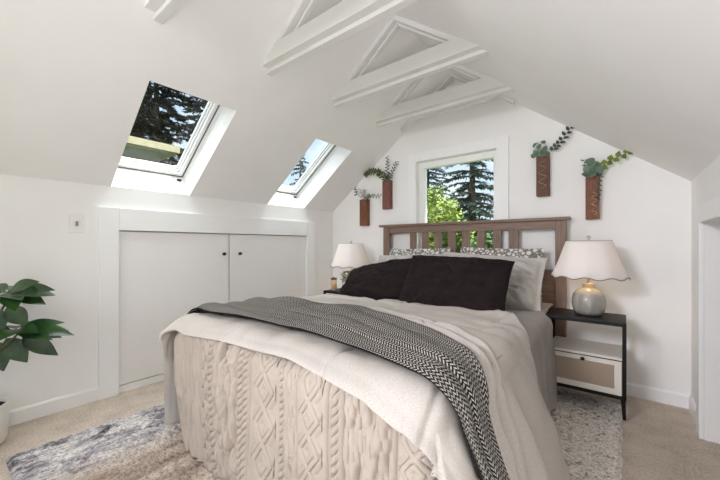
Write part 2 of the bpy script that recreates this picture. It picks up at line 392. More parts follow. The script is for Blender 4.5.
# gable wall with the window opening
WX0, WX1, WZ0, WZ1 = -1.63, -.85, .80, 1.885
def gable(y0, y1, hx0, hx1, hz0, hz1):
    m = MB(); T = .25
    def col(a, b, lo=0, hi=None):
        xs = [a] + ([XC] if a < XC < b else []) + [b]
        for p, q in zip(xs[:-1], xs[1:]):
            m.prism([(p, lo), (q, lo), (q, hi if hi else roof(q) + T), (p, hi if hi else roof(p) + T)], 'y', y0, y1)
    col(L_ - .1, hx0); col(hx1, R_ + .1); col(hx0, hx1, hz1); col(hx0, hx1, 0, hz0)
    return m
struct(gable(B_, B_ + .16, WX0, WX1, WZ0, WZ1).build('wall_back', M['wall']))
struct(gable(F_ - .16, F_, -2.15, .2, .35, 1.6).build('wall_front', M['wall']))

# right knee wall with a low closet opening
OY0, OY1, OZ = 1.55, 2.545, 1.17
w = MB().box(R_, R_ + .12, F_, OY0, 0, K_).box(R_, R_ + .12, OY1, B_, 0, K_).box(R_, R_ + .12, OY0, OY1, OZ, K_)
struct(w.build('wall_right', M['wall']))
w = MB().box(R_ + .12, R_ + .9, OY1, OY1 + .05, 0, OZ + .1).box(R_ + .12, R_ + .9, OY0 - .05, OY0, 0, OZ + .1).box(R_ + .85, R_ + .9, OY0, OY1, 0, OZ + .1).box(R_ + .12, R_ + .9, OY0, OY1, OZ + .02, OZ + .1)
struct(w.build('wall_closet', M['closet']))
w = MB().box(R_ - .022, R_, OY1 - .0, OY1 + .095, 0, OZ + .09).box(R_ - .022, R_, OY0 - .1, OY0, 0, OZ + .09).box(R_ - .022, R_, OY0, OY1, OZ, OZ + .09)
struct(w.build('trim_1', M['trim'], bevel=.004))

# closet surround on the left wall and its doors
w = MB().box(L_, L_ + .03, .655, CY0, 0, 1.31).box(L_, L_ + .03, CY1, 2.655, 0, 1.31).box(L_, L_ + .03, CY0, CY1, CZ1, 1.31)
struct(w.build('trim_2', M['trim'], bevel=.004))
def closet_door(name, y0, y1, ky):
    d = MB().box(L_ - .03, L_ + .004, y0, y1, .056, CZ1 - .006).build(name, M['door'], bevel=.003); struct(d)
    k = MB()
    for r, a, b in ((.007, .004, .014), (.014, .014, .03)):
        k.add([(L_ + x, ky + r * cos(q * PI / 8), .97 + r * sin(q * PI / 8)) for x in (a, b) for q in range(16)],
              [(q, (q + 1) % 16, (q + 1) % 16 + 16, q + 16) for q in range(16)] + [tuple(range(16)), tuple(range(31, 15, -1))])
    k.build('knob', M['knob'], d, smooth=False)
    return d
closet_door('door_1', CY0 + .004, 1.604, 1.552); closet_door('door_2', 1.615, CY1 - .004, 1.709)

# baseboards
def bprof(t=.014, h=.088): return [(0, 0), (t, 0), (t, h - .012), (t * .5, h), (0, h)]
struct(MB().prism([(L_ + a, b) for a, b in bprof()], 'y', F_, .655).build('baseboard_left', M['trim']))
struct(MB().prism([(L_ + a, b) for a, b in bprof()], 'y', 2.655, B_).build('baseboard_corner', M['trim']))
struct(MB().prism([(B_ - a, b) for a, b in bprof()], 'x', L_, R_).build('baseboard_back', M['trim']))
struct(MB().prism([(R_ - a, b) for a, b in bprof()], 'y', OY1 + .095, B_).build('baseboard_right', M['trim']))

# gable window: casing, jamb, frame, pane
wn = MB().box(-1.72, WX0, B_ - .022, B_, WZ0 - .1, 1.98).box(WX1, -.752, B_ - .022, B_, WZ0 - .1, 1.98).box(WX0, WX1, B_ - .022, B_, WZ1, 1.98).box(WX0, WX1, B_ - .03, B_, WZ0 - .1, WZ0)
win = struct(wn.build('window_1', M['trim'], bevel=.003))
f = MB(); a0, a1, c0, c1 = WX0, WX1, WZ0, WZ1
f.box(a0, a0 + .06, B_ + .05, B_ + .11, c0, c1).box(a1 - .045, a1, B_ + .05, B_ + .11, c0, c1).box(a0 + .06, a1 - .045, B_ + .05, B_ + .11, c1 - .06, c1).box(a0 + .06, a1 - .045, B_ + .05, B_ + .11, c0, c0 + .06)
f.build('window_frame', M['frame_white'], win, bevel=.004)
MB().box(a0 + .055, a1 - .04, B_ + .078, B_ + .082, c0 + .055, c1 - .055).build('pane', M['glass'], win)
# front window added behind the viewer, unseen, to let in more daylight
f = MB()
for x in (-2.15, -1.0, .15): f.box(x, x + .05, F_ - .1, F_ - .04, .35, 1.6)
f.box(-2.15, .2, F_ - .1, F_ - .04, .35, .40).box(-2.15, .2, F_ - .1, F_ - .04, 1.55, 1.6)
w3 = struct(f.build('window_added', M['frame_white']))
MB().box(-2.12, .17, F_ - .075, F_ - .07, .38, 1.57).build('pane', M['glass'], w3)

# skylights
def skylight(name, ya, yb):
    n = NL; u = (1 / nrm, S_ / nrm)      # along the slope, upwards
    sl0 = (HX0 - L_) * nrm; sl1 = (HX1 - L_) * nrm
    def P(s, y, d): return (L_ + u[0] * s + n[0] * d, y, K_ + u[1] * s + n[1] * d)
    def bar(m, s0, s1, y0, y1, d0, d1):
        m.hexa([P(s0, y0, d0), P(s1, y0, d0), P(s1, y1, d0), P(s0, y1, d0), P(s0, y0, d1), P(s1, y0, d1), P(s1, y1, d1), P(s0, y1, d1)])
    def ring(m, s0, s1, y0, y1, wd, d0, d1):
        bar(m, s0, s0 + wd, y0, y1, d0, d1); bar(m, s1 - wd, s1, y0, y1, d0, d1)
        bar(m, s0 + wd, s1 - wd, y0, y0 + wd, d0, d1); bar(m, s0 + wd, s1 - wd, y1 - wd, y1, d0, d1)
    m = MB(); ring(m, sl0 - .03, sl1 + .03, ya - .03, yb + .03, .034, .165, .190)
    o = struct(m.build(name, M['frame_white'], bevel=.002))
    def layer(nm, ins, wd, d0, d1, mt):
        q = MB(); ring(q, sl0 + ins, sl1 - ins, ya + ins, yb - ins, wd, d0, d1); q.build(nm, mt, o)
    layer('frame', -.03, .04, .190, .265, M['frame_white'])
    layer('seal', .008, .01, .191, .197, M['gasket'])
    layer('sash', .011, .03, .197, .217, M['frame_white'])
    layer('sash_seal', .016, .02, .217, .223, M['gasket'])
    layer('inner_sash', .019, .03, .223, .241, M['frame_white'])
    layer('glazing_bead', .025, .02, .241, .246, M['gasket'])
    layer('cladding', .028, .03, .246, .265, M['frame_white'])
    layer('glazing_seal', .034, .02, .265, .271, M['gasket'])
    m = MB(); bar(m, sl0 + .04, sl1 - .04, ya + .04, yb - .04, .271, .279); m.build('pane', M['glass'], o)
    m = MB(); bar(m, sl0 - .002, sl0 + .012, yb - .06, yb - .03, .15, .165); m.build('latch', M['black'], o)
skylight('window_3', *holes[0]); skylight('window_4', *holes[1])

# exposed trusses: two-board collar tie and rafters
def truss(y, zb, label, back=True, ht=.10):
    t = thing('ceiling_truss', label, 'beam', (0, y, 0), 0, 'painted collar ties across the ceiling')
    def tie(y0, y1, z0, z1):
        xa = L_ + (z0 - K_) / S_ - .015; xb = L_ + (z1 - K_) / S_ - .015
        return MB().prism([(xa, z0), (2 * XC - xa, z0), (2 * XC - xb, z1), (xb, z1)], 'y', y0, y1)
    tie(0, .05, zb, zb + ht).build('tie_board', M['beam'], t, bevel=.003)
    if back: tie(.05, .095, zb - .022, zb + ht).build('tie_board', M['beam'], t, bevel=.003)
    for sd in (-1, 1):
        def raf(y0, y1, dz):
            x0 = xt - .085
            pts = [(x0, roof(x0) - dz), (XC, roof(XC) - dz), (XC, roof(XC) + .14), (x0, roof(x0) + .14)]
            if sd > 0: pts = [(2 * XC - x, z) for x, z in pts]
            return MB().prism(pts, 'y', y0, y1)
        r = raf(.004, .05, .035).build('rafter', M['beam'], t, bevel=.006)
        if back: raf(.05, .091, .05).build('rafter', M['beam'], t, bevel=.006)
truss(.60, 2.192, 'white collar tie nearest the viewer, above the first skylight')
truss(1.264, 2.192, 'white collar tie with rafters past the first skylight, the second from the front')
truss(1.907, 2.192, 'long white collar tie with rafters just before the second skylight')
truss(2.488, 2.192, 'white collar tie above the head of the bed, last but one before the window wall')
truss(2.87, 2.285, 'white collar tie tight against the window wall', back=False, ht=.07)

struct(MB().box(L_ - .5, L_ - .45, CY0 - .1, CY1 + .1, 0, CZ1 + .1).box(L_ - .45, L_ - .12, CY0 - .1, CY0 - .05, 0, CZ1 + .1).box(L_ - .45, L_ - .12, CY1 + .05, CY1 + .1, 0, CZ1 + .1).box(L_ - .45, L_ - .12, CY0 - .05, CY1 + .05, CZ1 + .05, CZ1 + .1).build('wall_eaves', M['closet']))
# switch and outlet
t = thing('light_switch', 'white rocker light switch on the left wall beside the closet frame', 'light switch', (L_, .542, 1.19))
MB().box(0, .006, -.038, .038, -.058, .058).build('plate', M['outlet'], t, bevel=.003)
MB().box(.006, .012, -.006, .006, -.013, .013).build('toggle', M['alu'], t)

# ------------------------------------------------------------------ rug
nx, ny = 420, 460
U, V = np.meshgrid(np.linspace(-2.36, 0, nx), np.linspace(.19, 2.76, ny), indexing='ij')
edge = np.minimum.reduce([U + 2.36, 0 - U, V - .19, 2.76 - V])
Z = .004 + .016 * sstep(0, .02, edge) + (.006 * noise(U * 70, V * 70, 3) + .004 * noise(U * 25, V * 9, 4)) * sstep(0, .02, edge)
wob = .004
P = np.stack([U + wob * noise(V * 22, U * 2, 8) * (np.abs(U + 1.18) / 1.18) ** 4, V + wob * noise(U * 22, V * 2, 9) * (np.abs(V - 1.475) / 1.285) ** 4, np.maximum(Z, .003)], -1)
tag(grid_obj('rug', P, M['rug']), 'distressed grey and cream shaggy rug under the bed', 'rug')

# ------------------------------------------------------------------ bed frame with slatted headboard
HY = 2.89
bed = thing('bed', 'bed with a taupe slatted wooden headboard under the window', 'bed', (0, 0, 0))
def bx(*a): return MB().box(*a)
hb = bx(-1.905, -.40, HY, HY + .035, 1.172, 1.237).build('headboard', M['wood_h'], bed, bevel=.003)
bx(-2.022, -.304, HY - .022, HY + .058, 1.236, 1.26).build('headboard_cap', M['wood_h'], hb, bevel=.004)
for x0 in (-1.975, -.40): bx(x0, x0 + .07, HY - .008, HY + .05, 0.02, 1.236).build('post', M['woodv'], hb, bevel=.004)
bx(-1.905, -.40, HY, HY + .035, .775, .858).build('lower_rail', M['wood_h'], hb, bevel=.003)
bx(-1.905, -.40, HY + .01, HY + .03, .25, .775).build('lower_panel', M['wood'], hb)
sw, gp = .0680, .0655
for k in range(8):
    x0 = -1.663 + k * (sw + gp)
    bx(x0, x0 + sw, HY + .006, HY + .028, .858, 1.172).build('slat', M['woodv'], hb, bevel=.002)
for x0 in (-1.93, -.44): bx(x0, x0 + .03, .86, HY, .2, .33).build('side_rail', M['wood'], bed)
bx(-1.93, -.41, .85, .88, .2, .33).build('foot_rail', M['wood'], bed)
for x0 in (-1.92, -.48): bx(x0, x0 + .06, .86, .92, .02, .25).build('leg', M['woodv'], bed)
mt = bx(-1.915, -.425, .88, 2.86, .33, .592).build('mattress', M['mattress'], None, bevel=.05)
tag(mt, 'white mattress on the bed frame under all the covers', 'mattress')

# ------------------------------------------------------------------ draped cloth
def drape(U, V, x0=-1.87, x1=-.46, y0=.88, zt=.61, r=.08, flare=.1, flare_r=None, ymax=None):
    sx = np.where(U > x1, 1., -1.)
    du = np.maximum(x0 - U, 0) + np.maximum(U - x1, 0); dv = np.maximum(y0 - V, 0)
    d = np.hypot(du, dv) + 1e-9
    th = np.minimum(d / r, PI / 2); rest = np.maximum(d - r * PI / 2, 0)
    fl = np.where((sx > 0) & (du > dv), flare if flare_r is None else flare_r, flare)
    out = r * np.sin(th) + fl * rest; drop = r * (1 - np.cos(th)) + rest * np.sqrt(np.maximum(1 - fl ** 2, .1))
    return np.stack([np.clip(U, x0, x1) + sx * du / d * out, np.maximum(V, y0) - dv / d * out, zt - drop], -1), d
def set_uv(o, A, Bv):
    me = o.data; uv = me.uv_layers.new(name='uv')
    li = np.empty(len(me.loops), dtype=np.int64); me.loops.foreach_get('vertex_index', li)
    uv.data.foreach_set('uv', np.stack([A.reshape(-1)[li], Bv.reshape(-1)[li]], -1).reshape(-1).astype(np.float32))

# grey fitted sheet hanging at the head end
U, V = np.meshgrid(np.linspace(-2.36, .14, 280), np.linspace(1.75, 2.83, 130), indexing='ij')
P, d = drape(U, V, x0=-1.84, x1=-.425, zt=.612, r=.08, flare=.07)
n = normals(P); n *= np.sign(n[..., 2:3].mean())
hang = sstep(.1, .35, d)
P = P + n * ((.010 * np.sin(V * 34 + 2 * noise(U * 3, V * 3, 5)) * hang + .006 * noise(U * 9, V * 9, 6))[..., None])
P[..., 0] -= .125 * sstep(2.38, 2.49, V) * (U > -1) * sstep(.02, .1, d)
P[..., 2] = np.maximum(P[..., 2], .035)
tag(grid_obj('bed_sheet', P, M['sheet'], solid=.004), 'grey cotton sheet hanging down by the right nightstand', 'sheet')

# oatmeal quilt: hangs over the foot end to the rug, stitched in upright bands
nu, nv = 520, 250
A, T = np.meshgrid(np.linspace(0, 1, nu), np.linspace(0, 1, nv), indexing='ij')
V = 1.35 - T * 1.16
hangt = np.clip((.88 - V) / .69, 0, 1)
xl = -1.945 + .20 * hangt ** 1.2; xr = -.375 + .0 * hangt
U = xl + (xr - xl) * A
P, d = drape(np.clip(U, -1.87, -.46), V, zt=.605, r=.075, flare=.11)
P[..., 0] = U
P[..., 1] += .045 * sstep(-.85, -.48, P[..., 0]) + .15 * sstep(-.47, -.33, P[..., 0])
P[..., 2] -= .035 * sstep(.06, 0, U + 1.945 - .20 * hangt ** 1.2) 
w_ = A * 1.55      # metres across
s_ = T * 1.16
def band(a, b): return sstep(a - .004, a + .004, w_) * (1 - sstep(b - .004, b + .004, w_))
D = np.zeros_like(A)
def tri(x): return np.abs((x % 1) * 2 - 1)
def diamonds(c, wd, per):
    x = (w_ - c) / wd; y = tri(s_ / per)
    e1 = np.abs(np.abs(x) - y * .9)
    return (np.exp(-(e1 / .16) ** 2) * .006 + .004 * np.exp(-((e1 - .45) / .2) ** 2)) * (np.abs(x) < 1.15)
def braid(c, wd, per):
    x = (w_ - c) / wd
    return .007 * np.exp(-(x / .8) ** 2) * (.5 + .5 * np.sin(2 * PI * (s_ / per + x * .5)))
def seam(c): return -.007 * np.exp(-((w_ - c) / .007) ** 2)
def pucker(a, b, per=.03, amp=.006, sd=1):
    return band(a, b) * amp * (fbm(w_ / per * 1.5, s_ / per * .45, sd, 2))
D += seam(.10) + seam(.17) + seam(.24) + pucker(.01, .10, .04, .007, 3) + pucker(.10, .17, .05, .006, 4) + pucker(.17, .24, .05, .005, 5)
D += diamonds(.315, .04, .085) + seam(.265) + seam(.365) + braid(.39, .012, .03) + seam(.41)
D += pucker(.41, .60, .028, .009, 7) + seam(.61)
D += braid(.635, .012, .028) + braid(.665, .012, .028) + seam(.69)
D += diamonds(.79, .055, .13) + seam(.885) + braid(.90, .01, .026) + pucker(.91, .99, .02, .004, 8) + seam(1.0)
D += diamonds(1.08, .05, .11) + seam(1.16) + braid(1.19, .012, .03) + seam(1.22) + pucker(1.22, 1.38, .03, .008, 9) + seam(1.4) + diamonds(1.46, .04, .09)
D += .011 * noise(w_ * 7, s_ * 1.6, 11) + .016 * noise(w_ * 3.1, s_ * .9, 12) * hangt
n = normals(P); n *= np.sign(n[..., 2:3].mean())
P = P + n * (2.2 * D * sstep(.02, .12, 1.35 - V - .35))[..., None]
P[..., 2] = np.maximum(P[..., 2], .028)
q = grid_obj('quilt', P, M['quilt'], solid=.008)
tag(q, 'oatmeal stitched quilt hanging over the foot of the bed to the rug', 'quilt')

FARX, FARY = [-2.3, -2.05, -1.9, -1.6, -1.2, -.88, -.6, -.42, -.3, .0], [1.20, 1.33, 1.47, 1.49, 1.52, 1.43, 1.30, 1.15, 1.05, 0.99]
# cream linen duvet over the quilt
nu, nv = 420, 300
A, T = np.meshgrid(np.linspace(0, 1, nu), np.linspace(0, 1, nv), indexing='ij')
xa, xb, ya, zt = -1.885, -.468, .905, .655
U = -2.60 + A * 2.94
hem = np.interp(U, [-2.5, -1.95, -1.8, -1.5, -1.0, -.6, -.4, .3], [.10, .13, .145, .12, .10, .14, .20, .20])
Vn = ya - hem; Vf = np.interp(U, [-2.5, -1.9, -.62, -.5, -.42, -.3, -.1, .1, .35], [1.75, 1.95, 2.08, 1.97, 1.87, 1.76, 1.69, 1.61, 1.58])
V = Vn + (Vf - Vn) * T
P, d = drape(U, V, x0=xa, x1=xb, y0=ya, zt=zt, r=.11, flare=.06, flare_r=.37)
P[..., 1] -= .085 * sstep(0, .14, xa - U) * (1 - T) ** 2
hang = sstep(.1, .4, d)
right = (U > xb)
fold = .028 * np.exp(-((V - 1.30) / .055) ** 2) - .024 * np.exp(-((V - 1.18) / .05) ** 2) + .014 * np.sin(V * 17)
D = .010 * noise(U * 4, V * 4, 21) + .007 * noise(U * 9, V * 6, 22) + np.where(right, fold, .022 * np.sin(V * 9 + 1)) * hang
D += .012 * np.exp(-((V - 1.95 - .05 * U) / .05) ** 2) * (1 - hang) + .006 * noise(U * 2.5, V * 16, 23) * sstep(1.3, 1.9, V)
fu = np.interp(U, FARX, FARY); wgt = sstep(-1.5, -.7, U)
D += wgt * (.026 * np.exp(-((V - fu - .075) / .035) ** 2) - .020 * np.exp(-((V - fu - .135) / .018) ** 2) + .012 * np.exp(-((V - fu - .18) / .025) ** 2))
D += .008 * np.abs(noise(U * 6 + V * 3, V * 5 - U * 2, 24)) - .010 * np.exp(-(noise(U * 3.2 + 1, V * 3.2 + U, 25) / .06) ** 2) * (1 - hang)
D += .012 * sstep(.05, 0, V - Vn)      # padded hem
n = normals(P); n *= np.sign(n[..., 2:3].mean())
P = P + n * D[..., None]
P[..., 2] = np.maximum(P[..., 2], .03)
o = grid_obj('duvet', P, M['linen'], solid=.022); set_uv(o, U, V)
tag(o, 'cream slub linen duvet spread over the whole bed beneath the knitted throw', 'duvet')

# charcoal knitted throw across the foot
nu, nv = 420, 130
A, T = np.meshgrid(np.linspace(0, 1, nu), np.linspace(0, 1, nv), indexing='ij')
U = -2.24 + A * 2.46
near = np.interp(U, [-2.3, -1.95, -1.715, -1.37, -1.07, -.76, -.51, -.40, -.3, .0], [.80, .90, .937, .95, .94, .905, .865, .845, .85, .86])
far = np.interp(U, FARX, FARY)
k_ = np.ones(25) / 25
sm = lambda a: np.repeat(np.convolve(np.pad(a[:, 0], 12, mode='edge'), k_, 'valid')[:, None], nv, 1)
near, far = sm(near), sm(far)
V = near + (far - near) * T
P, d = drape(U, V, x0=xa, x1=xb, y0=ya - .0, zt=zt + .014, r=.124, flare=.06, flare_r=.37)
ph = T * 4.6 + .7 * noise(U * 1.5, T * 2, 31)
pl = .026 * (np.abs(np.sin(PI * ph)) ** .7 - .55) * (.55 + .45 * noise(U * 1.3 + 4, T * 3, 33)) + .014 * noise(U * 2.2, T * 7, 32)
D = .020 + pl * np.minimum(1, T * 8 + .25) * np.minimum(1, (1 - T) * 8 + .25) + .010 * noise(U * 4, V * 4, 21)
n = normals(P); n *= np.sign(n[..., 2:3].mean())
P = P + n * D[..., None]
o = grid_obj('throw_blanket', P, M['knit'], solid=.007); set_uv(o, U, T * .55)
tag(o, 'charcoal and ecru knitted throw laid across the foot of the bed', 'throw')

# ------------------------------------------------------------------ pillows
def pillow(name, label, cat, m, w, h, t, loc, rot, seed, group=None, flange=0, corner=.06, crumple=1.0):
    N = 61
    u, v = np.meshgrid(np.linspace(-1, 1, N), np.linspace(-1, 1, N), indexing='ij')
    # edges pull in between the corners
    px = w / 2 * u * (1 - corner * (1 - v ** 2) * 0 - corner * .8 * (1 - np.abs(v) ** 2.2) * np.abs(u) ** 3)
    py = h / 2 * v * (1 - corner * 1.2 * (1 - np.abs(u) ** 2.2) * np.abs(v) ** 3)
    if flange:
        fu = np.clip(np.abs(u) / (1 - flange / (w / 2)), 0, 1); fv = np.clip(np.abs(v) / (1 - flange / (h / 2)), 0, 1)
    else: fu, fv = np.abs(u), np.abs(v)
    prof = (np.maximum(1 - fu ** 2.6, 0) * np.maximum(1 - fv ** 2.6, 0)) ** .48
    th = t / 2 * prof
    wr = .012 * noise(u * 3, v * 3, seed) + .007 * noise(u * 7 + v * 3, v * 6 - u * 2, seed + 1) + .004 * noise(u * 14 + v * 8, v * 9, seed + 2)
    # creases radiating from the corners
    for cu, cv in ((-1, -1), (1, -1), (-1, 1), (1, 1)):
        ang = np.arctan2(v - cv, u - cu); rr = np.hypot(u - cu, v - cv)
        wr = wr + .006 * np.sin(ang * 11 + seed) * np.exp(-(rr / .55) ** 2)
    for k_ in range(3):
        cr = noise(u * (2.2 + k_) + v * 1.3 + k_ * 7, v * (2.6 + k_ * .7) - u * .8, seed + 20 + k_)
        wr = wr - .007 * np.exp(-(cr / .09) ** 2)
    wr = wr * np.minimum(1, prof * 1.6) * crumple
    ed = .006 * noise(u * 5, v * 5, seed + 5)
    mb = []
    F = np.stack([px, py, th + wr + .004], -1); Bk = np.stack([px, py, -th * .8 + wr * .3 - .004 * 0], -1)
    F[..., 2] += ed * (1 - prof); Bk[..., 2] += ed * (1 - prof)
    bow = .02 * (u ** 2)
    F[..., 2] -= bow; Bk[..., 2] -= bow
    idx = np.arange(N * N).reshape(N, N)
    q = np.stack([idx[:-1, :-1], idx[1:, :-1], idx[1:, 1:], idx[:-1, 1:]], -1).reshape(-1, 4)
    ring = list(idx[:, 0]) + list(idx[-1, 1:]) + list(idx[::-1, -1][1:]) + list(idx[0, ::-1][1:-1])
    off = N * N
    side = [(ring[i], ring[(i + 1) % len(ring)], ring[(i + 1) % len(ring)] + off, ring[i] + off) for i in range(len(ring))]
    me = bpy.data.meshes.new(name)
    me.from_pydata(np.concatenate([F.reshape(-1, 3), Bk.reshape(-1, 3)]).tolist(), [], q.tolist() + (q[:, ::-1] + off).tolist() + [tuple(int(z) for z in s)[::-1] for s in side]); me.update()
    o = finish(name, me, m, None, True)
    me2 = me; uvl = me2.uv_layers.new(name='uv'); li = np.empty(len(me2.loops), dtype=np.int64); me2.loops.foreach_get('vertex_index', li)
    uu = np.concatenate([px.reshape(-1), px.reshape(-1)]); vv = np.concatenate([py.reshape(-1), py.reshape(-1)])
    uvl.data.foreach_set('uv', np.stack([uu[li], vv[li]], -1).reshape(-1).astype(np.float32))
    o.location = loc; o.rotation_euler = rot
    return tag(o, label, cat, group)
R = math.radians
# a pillow stands with its local y up: tilt about x from 90 deg (upright) backwards
pillow('pillow', 'grey trellis print pillow at the back right, against the headboard', 'pillow', M['pattern'], .66, .42, .13, (-.79, 2.78, .83), (R(76), R(1), R(2)), 11, 'printed pillows against the headboard', flange=.03)
pillow('pillow', 'grey trellis print pillow at the back left, against the headboard', 'pillow', M['pattern'], .66, .44, .14, (-1.53, 2.76, .812), (R(76), R(-1), R(-1)), 12, 'printed pillows against the headboard', flange=.03)
pillow('pillow', 'pale grey linen pillow behind the right dark cushion', 'pillow', M['sham'], .78, .43, .24, (-.805, 2.53, .79), (R(64), R(3), R(3)), 13, 'pale linen pillows behind the cushions', flange=.03, crumple=2.4)
pillow('pillow', 'pale grey linen pillow behind the left dark cushion', 'pillow', M['sham'], .68, .44, .20, (-1.535, 2.53, .775), (R(62), R(-2), R(-3)), 14, 'pale linen pillows behind the cushions', flange=.025, crumple=2.0)
pillow('cushion', 'right aubergine black cushion, standing upright in front', 'cushion', M['dark_pillow'], .72, .44, .17, (-.895, 2.11, .785), (R(57), R(2), R(3)), 15, 'dark cushions at the head of the bed', corner=.05)
pillow('cushion', 'left aubergine black cushion, slumped behind the other one', 'cushion', M['dark_pillow'], .80, .41, .18, (-1.575, 2.21, .75), (R(44), R(-10), R(-2)), 16, 'dark cushions at the head of the bed', corner=.05)

# ------------------------------------------------------------------ nightstands
def nightstand(label, loc):
    t = thing('nightstand', label, 'nightstand', loc, 0, 'black and white nightstands beside the bed')
    w, dp = .214, .165
    MB().box(-w, w, -dp, dp, .548, .57).build('top', M['black'], t, bevel=.003)
    for sx in (-1, 1):
        for sy in (-1, 1):
            x, y = sx * (w - .010), sy * (dp - .012)
            m = MB().box(x - .010, x + .010, y - .012, y + .012, .125, .548)
            m.hexa([(x - .008 + sx * .0, y - .008, 0), (x + .008, y - .008, 0), (x + .008, y + .008, 0), (x - .008, y + .008, 0),
                    (x - .012 - sx * .006, y - .012, .125), (x + .012 - sx * .006, y - .012, .125), (x + .012 - sx * .006, y + .012, .125), (x - .012 - sx * .006, y + .012, .125)])
            m.build('leg', M['black'], t)
    MB().box(-w, w, -dp, dp, .115, .135).build('bottom_rail', M['black'], t, bevel=.002)
    b = MB().box(-w + .02, w - .02, -dp + .004, dp, .346, .362).box(-w + .02, w - .02, dp - .012, dp, .135, .346)
    for x in (-w + .02, w - .032): b.box(x, x + .012, -dp + .02, dp - .012, .135, .346)
    b.build('body', M['white_wood'], t)
    MB().box(-w + .02, w - .02, -dp + .003, -dp + .006, .342, .347).build('reveal', M['black'], t)
    d = MB()
    x0, x1, y0, y1, z0, z1 = -w + .022, w - .022, -dp - .002, -dp + .016, .139, .341
    i0, i1, k0, k1 = x0 + .035, x1 - .035, z0 + .035, z1 - .026
    d.box(x0, i0, y0, y1, z0, z1).box(i1, x1, y0, y1, z0, z1).box(i0, i1, y0, y1, z0, k0).box(i0, i1, y0, y1, k1, z1)
    dr = d.build('drawer', M['white_wood'], t, bevel=.0015)
    MB().box(i0, i1, y0 + .006, y0 + .012, k0, k1).build('rattan_panel', M['rattan'], dr)
    k = MB(); k.lathe([(.005, 0), (.005, .010), (.011, .014), (.012, .02), (.008, .025)], 16)
    k.v = [(v[0], y0 - v[2], v[1] + z1 - .014) for v in k.v]; k.build('knob', M['knob'], dr, smooth=True)
    return t
NS = nightstand('black framed nightstand with a woven drawer front, right of the bed', (-.195, 2.655, 0.016))
dup(NS, (-2.255, 2.655, 0), 'black topped nightstand left of the bed under the candle')

# ------------------------------------------------------------------ table lamps
def lamp(label, loc):
    t = thing('table_lamp', label, 'lamp', loc, 0, 'ceramic table lamps on the nightstands')
    prof = [(.05, 0), (.074, .004), (.089, .03), (.097, .07), (.096, .10), (.088, .135), (.068, .16), (.042, .172), (.036, .178)]
    MB().lathe(prof, 40).build('base', M['ceramic'], t, smooth=True)
    MB().lathe([(.036, .176), (.034, .18), (.034, .203), (.028, .207)], 32).build('neck', M['neck'], t, smooth=True)
    MB().lathe([(.006, .20), (.006, .50), (.010, .502), (.013, .512), (.008, .522), (.003, .526)], 16).build('stem', M['metal'], t, smooth=True)
    bl = MB().lathe([(.012, .25), (.014, .27), (.030, .31), (.032, .335), (.02, .36), (.004, .368)], 20).build('bulb', M['bulb'], t, smooth=True)
    # shade with a scalloped lower edge
    n, k = 144, 14; vs = []
    for i in range(k + 1):
        f_ = i / k
        for j in range(n):
            a = 2 * PI * j / n
            z1 = .492; z0 = .252 - .007 * cos(a * 10)
            z = z1 + (z0 - z1) * f_; r = .128 + (.206 - .128) * f_ + .012 * (f_ ** 4)
            vs.append((r * cos(a), r * sin(a), z))
    fs = [(i * n + j, i * n + (j + 1) % n, (i + 1) * n + (j + 1) % n, (i + 1) * n + j) for i in range(k) for j in range(n)]
    me = bpy.data.meshes.new('lamp_shade'); me.from_pydata(vs, [], fs); me.update()
    sh = finish('lamp_shade', me, M['shade'], t, True, solid=.0015)
    tr = MB(); pts = [vs[k * n + j] for j in range(n)]
    tr.tube(pts + pts[:2], .0026, 6); tr.build('hem_piping', M['shade_trim'], sh, smooth=True)
    tr = MB(); pts = [vs[j] for j in range(n)]; tr.tube(pts + pts[:2], .002, 6); tr.build('top_piping', M['shade_trim'], sh, smooth=True)
    sp = MB()
    for a in (0, 2 * PI / 3, 4 * PI / 3): sp.tube([(.004 * cos(a), .004 * sin(a), .49), (.127 * cos(a), .127 * sin(a), .488)], .0015, 6)
    sp.build('spider', M['metal'], sh)
    return t
m, t_, b_ = nt('warm bulb'); b_.inputs['Emission Color'].default_value = (1, .80, .60, 1); b_.inputs['Emission Strength'].default_value = K_BULB; b_.inputs['Base Color'].default_value = (.9, .85, .8, 1); M['bulb'] = m
LR = lamp('grey glazed lamp with a scalloped shade, on the right nightstand', (-.178, 2.69, .586))
dup(LR, (-2.262, 2.70, .570), 'lamp with a scalloped white shade, on the left nightstand')

# candle and small plant on the left nightstand
t = thing('candle', 'amber glass candle jar on the corner of the left nightstand', 'candle', (-2.395, 2.575, .570))
MB().lathe([(.027, 0), (.031, .004), (.031, .115)], 24).build('jar', M['amber'], t, smooth=True)
MB().lathe([(.0325, .115), (.0325, .128), (.027, .132), (.007, .133), (.007, .14)], 24).build('lid', M['candle_top'], t)
t = thing('potted_plant', 'small leafy green plant in front of the left lamp', 'plant', (-2.19, 2.545, .570))
MB().lathe([(.03, 0), (.036, .004), (.044, .10), (.040, .101), (.038, .09)], 24).build('pot', M['pot'], t, smooth=True)
m = MB(); rn = random.Random(3)
for k in range(110):
    a = rn.uniform(0, 2 * PI); e = rn.uniform(.1, 1.4); r = rn.uniform(.01, .055)
    p = Vector((r * cos(a) * cos(e), r * sin(a) * cos(e), .11 + .10 * sin(e)))
    m.leaf(p, (cos(a), sin(a), rn.uniform(-.2, .6)), (0, 0, 1), rn.uniform(.03, .05), .022, .2, 3)
m.build('foliage', M['leaves_mid'], t, smooth=True)

